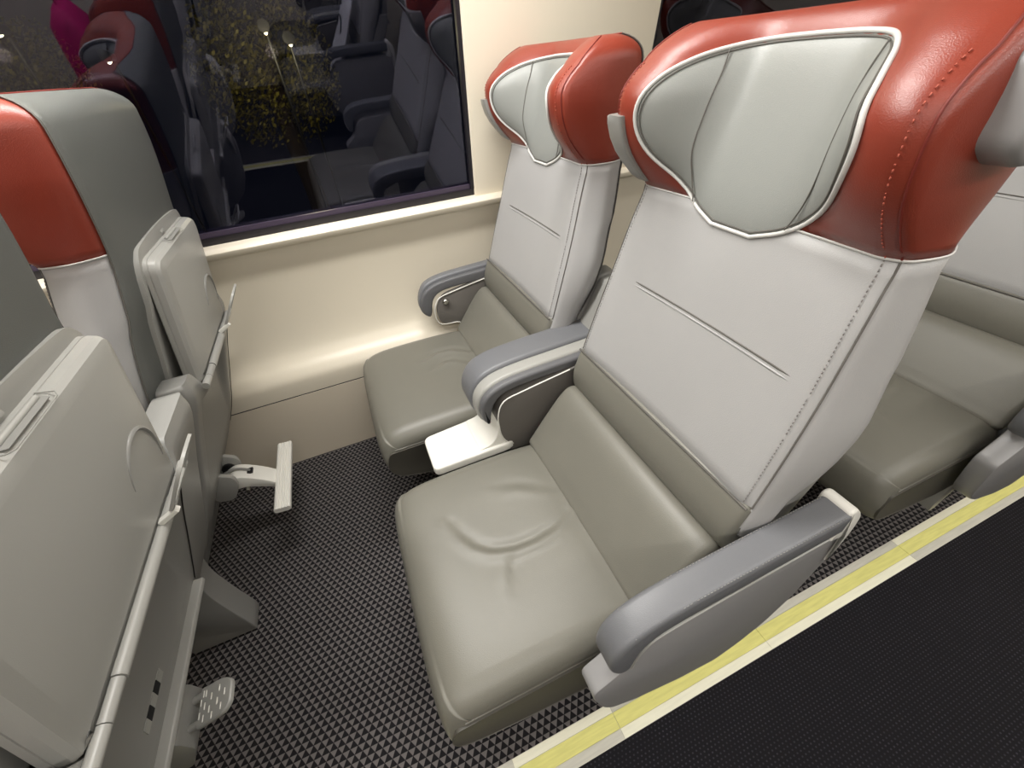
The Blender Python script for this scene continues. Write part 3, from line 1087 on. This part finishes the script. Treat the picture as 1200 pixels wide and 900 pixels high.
def make_reading_light(t, side):
    """small moulded reading lamp clasping the wing's outer edge"""
    bm = bmesh.new(); loops = []
    zs = [(1.202, .012, .030), (1.200, .017, .036), (1.188, .019, .038), (1.165, .019, .040), (1.142, .017, .040), (1.120, .014, .036), (1.098, .009, .026), (1.090, .004, .015)]
    for z, th, ln in zs:
        p = half_ring(min(z, 1.25), 0)[PIPE_I]
        q = half_ring(min(z, 1.25), 0)[PIPE_I + 5]
        x0 = p[0] - .019; y0 = p[1] - .030; th += .031
        sec = rounded([(x0, y0), (x0 + ln + .02, y0 + .004), (x0 + ln + .02, y0 + .006 + th), (x0 + .004, y0 + .002 + th)], [.006, .003, .008, .010], 3)
        loops.append([(a.x, side * a.y, z) for a in sec])
    add_loft(bm, loops)
    o = from_bm('reading_light', bm, M['plastic_mid'], t, True, 45)
    p = half_ring(1.150, 0)[PIPE_I]
    tube('light_socket', [(p[0] - .0055, side * (p[1] + .003), 1.156), (p[0] - .002, side * (p[1] + .003), 1.150)], [.007, .0085], M['black'], o, 12)
    for dz in (.0, -.012):
        p = half_ring(1.122 + dz, 0)[PIPE_I]
        tube('light_button', [(p[0] - .006, side * (p[1] + .004), 1.122 + dz), (p[0] - .002, side * (p[1] + .004), 1.122 + dz)], .0028, M['white'], o, 8)
    return o


def make_grab_handle(t, side):
    """padded grab handle on the aisle corner of the headrest"""
    bm = bmesh.new(); loops = []
    h = interp(HW, 1.22)
    for y, g in ((h - .006, 0), (h + .006, 0), (h + .028, .0), (h + .034, .002), (h + .037, .007)):
        sec = rounded([(.560, 1.272), (.70, 1.290), (.72, 1.205), (.58, 1.178), (.552, 1.200)], [.014, .02, .02, .014, .012], 4)
        lp = offset_loop([Vector(p) for p in sec], g)
        loops.append([(p.x, side * y, p.y) for p in lp])
    add_loft(bm, loops)
    o = from_bm('grab_handle', bm, M['plastic_side'], t, True, 45)
    sec = offset_loop([Vector(p) for p in rounded([(.585, 1.258), (.692, 1.272), (.705, 1.212), (.585, 1.196)], .014, 4)], .004)
    prism('handle_grip', sec, side * (h + .036), side * (h + .0405), M['plastic_side'], o, 'y', .001, 1)
    return o


def make_seat(name, label, yc, kind, seed):
    t = thing(name, label, 'train seat', (0, yc, 0))
    make_cushion(t, seed)
    make_back(t, seed)
    make_headrest(t, seed)
    # seat pan hidden under the cushion joins the seat to its pedestal
    prism('seat_pan', rounded([(-.04, .30), (.36, .26), (.40, .31), (.30, .42), (.0, .40)], .02), -.235, .235, M['taupe_dark'], t, 'y', .006, 2)
    if kind == 'aisle':
        make_shell(t, -.262, .425, .008, True, .223)
        make_armrest_aisle(t, .160, yc)
        make_armrest_centre(t, yc)
        make_reading_light(t, 1)
        make_grab_handle(t, -1)
        footrest_flap(t, .03)
    else:
        make_shell(t, -.262, .272, .012, False)
        make_armrest_wall(t, yc)
        make_reading_light(t, 1)
        footrest_bar(t, .010)
        tube('wall_bracket', [(.15, .25, .35), (.15, .298, .35)], .02, M['plastic_mid'], t, 8)
    return t


YA, YW, PITCH = .4925, 1.19, 1.09
aisle = make_seat('train_seat', 'large leather aisle seat at the centre, red headrest, taupe cushion, slate armrests both sides', YA, 'aisle', 0)
window = make_seat('train_seat', 'leather window seat beside the cream pillar, just beyond the white console tray', YW, 'window', 1)


def place(src, dx, label, mirror=False, group=None):
    c = copy_tree(src)
    c.location = (dx, src.location.y, 0)
    if mirror:
        c.location.y = -.395 - src.location.y
        c.scale.y = -1
    c['label'] = label
    if group: c['group'] = group
    elif 'group' in c: del c['group']
    return c


place(aisle, -PITCH, 'grey seat back at lower left, cut by the frame, small dashed foot pad below')
place(window, -PITCH, 'seat under the big window seen from behind, red side, swung-out footrest bar')
place(aisle, PITCH, 'aisle seat at the right edge, partly hidden behind the large centre seat')
place(window, PITCH, 'window seat behind the centre pair, beside the second window, almost fully hidden')
for dx in (-PITCH, 0, PITCH):
    place(aisle, dx, 'seat across the aisle, visible only as a dim reflection in the window glass', True, 'seats across the aisle')
    place(window, dx, 'seat across the aisle, visible only as a dim reflection in the window glass', True, 'seats across the aisle')


# ------------------------------------------------------------------ things across the aisle that the window glass reflects
bag = thing('tote_bag', 'white bag with a black ring print and loop, reflected in the big window', 'bag', (.25, -.76, .462), None)
bm = bmesh.new(); loops = []
for k in range(9):
    q = k / 8
    a = .050 * (1 - q) + .016 * q; b = .125 - .01 * q
    loops.append([((a + .004 * math.sin(5 * th + k)) * math.cos(th) + q * .20, (b + .006 * math.sin(3 * th + k * .9)) * math.sin(th),    .40 * q + .010 * math.sin(th * 2) * q) for th in [2 * math.pi * j / 28 for j in range(28)]])
add_loft(bm, loops)
from_bm('bag_body', bm, M['paper'], bag, True)
tube('bag_print', [(.058 + .11 * .32 * 0 + .32 * (.055 * math.sin(a)) + .045, .055 * math.cos(a) + .10 - .10, .26 + .055 * math.sin(a)) for a in [math.pi * 2 * k / 24 for k in range(24)]], .004, M['ink'], bag, 6, True)
for sx_ in (-.012, .012):
    tube('bag_handle', catmull([(.13 + sx_, -.05, .38), (.14 + sx_, -.045, .46), (.145 + sx_, 0, .50), (.14 + sx_, .045, .46), (.13 + sx_, .05, .38)], 4), .004, M['ink'], bag, 6)
pk = thing('magenta_bag', 'bright magenta bag, reflected at the top left of the big window', 'bag', (-1.115, -.80, .462), None)
bm = bmesh.new(); loops = []
for z, a, b in ((0, .05, .11), (.01, .09, .15), (.10, .105, .16), (.22, .10, .155), (.36, .085, .14), (.43, .034, .11), (.44, .018, .09)):
    loops.append([(a * abs(math.cos(th)) ** .6 * math.copysign(1, math.cos(th)) + z * .05, b * abs(math.sin(th)) ** .6 * math.copysign(1, math.sin(th)), z) for th in [2 * math.pi * j / 32 + .05 for j in range(32)]])
add_loft(bm, loops)
from_bm('bag_body', bm, M['magenta'], pk, True)
tube('bag_handle', catmull([(.02, -.05, .43), (.025, -.04, .48), (.025, .04, .48), (.02, .05, .43)], 4), .006, M['magenta'], pk, 6)

# ------------------------------------------------------------------ night outside the glass: a lamp-lit tree and street lamps
def tree(x, y, h, rad, n, label):
    t = thing('tree', label, 'tree', (x, y, -1.0), 'trees outside the window')
    tube('trunk', catmull([(0, 0, 0), (.05, .02, h * .3), (.0, .0, h * .6), (.08, .05, h * .85)], 4), [.14 - .006 * k for k in range(13)], M['trunk'], t, 10)
    bm = bmesh.new()
    for i in range(n):
        a = random.uniform(0, 2 * math.pi); u = random.random() ** .4; el = random.uniform(-1, 1)
        c = Vector((rad * u * math.cos(a) * math.sqrt(1 - el * el * .8), rad * u * math.sin(a) * math.sqrt(1 - el * el * .8), h * .72 + rad * .95 * u * el))
        nrm = Vector((random.uniform(-1, 1), random.uniform(-1, 1), random.uniform(-1, 1))).normalized()
        tx = nrm.orthogonal().normalized(); ty = nrm.cross(tx); s_ = random.uniform(.014, .032)
        vs = [bm.verts.new(c + tx * s_ * p + ty * s_ * .5 * q) for p, q in ((-1, 0), (0, 1), (1, 0), (0, -1))]
        bm.faces.new(vs)
    from_bm('foliage', bm, M['leaf'], t, False)
    return t


tree(-.30, 6.4, 3.3, .75, 5200, 'lamp-lit tree in the dark outside the middle of the big window')
tree(-2.55, 6.6, 3.4, .60, 3200, 'dim tree in the dark outside the left edge of the big window')


def street_lamp(x, y, z, label, watts=0):
    t = thing('street_lamp', label, 'street lamp', (x, y, -1.0), 'street lamps outside')
    tube('pole', [(0, .06, 0), (0, .06, z + .98)], .012, M['black'], t, 8)
    tube('lamp_head', [(0, .08, z + 1.03), (0, -.12, z + 1.03)], [.035, .05], M['black'], t, 8)
    tube('lamp_glass', [(0, -.06, z + .995), (0, -.10, z + .98)], [.018, .012], M['lamp_dot'], t, 8)
    if watts:
        ld = bpy.data.lights.new('lamp', 'POINT'); ld.energy = watts; ld.color = (1.0, .78, .38); ld.shadow_soft_size = .05
        lo = bpy.data.objects.new('lamp', ld); COL.objects.link(lo); lo.parent = t; lo.location = (0, -.25, z + .85)
    return t


street_lamp(-.15, 5.3, 1.64, 'left of two small lamps shining in front of the lamp-lit tree', 26)
street_lamp(.02, 5.25, 1.545, 'right of two small lamps shining in front of the lamp-lit tree')
street_lamp(-1.55, 5.9, 1.56, 'small distant lamp shining between the two trees')
street_lamp(-2.20, 5.9, 1.79, 'distant lamp shining at the left edge of the big window', 5)
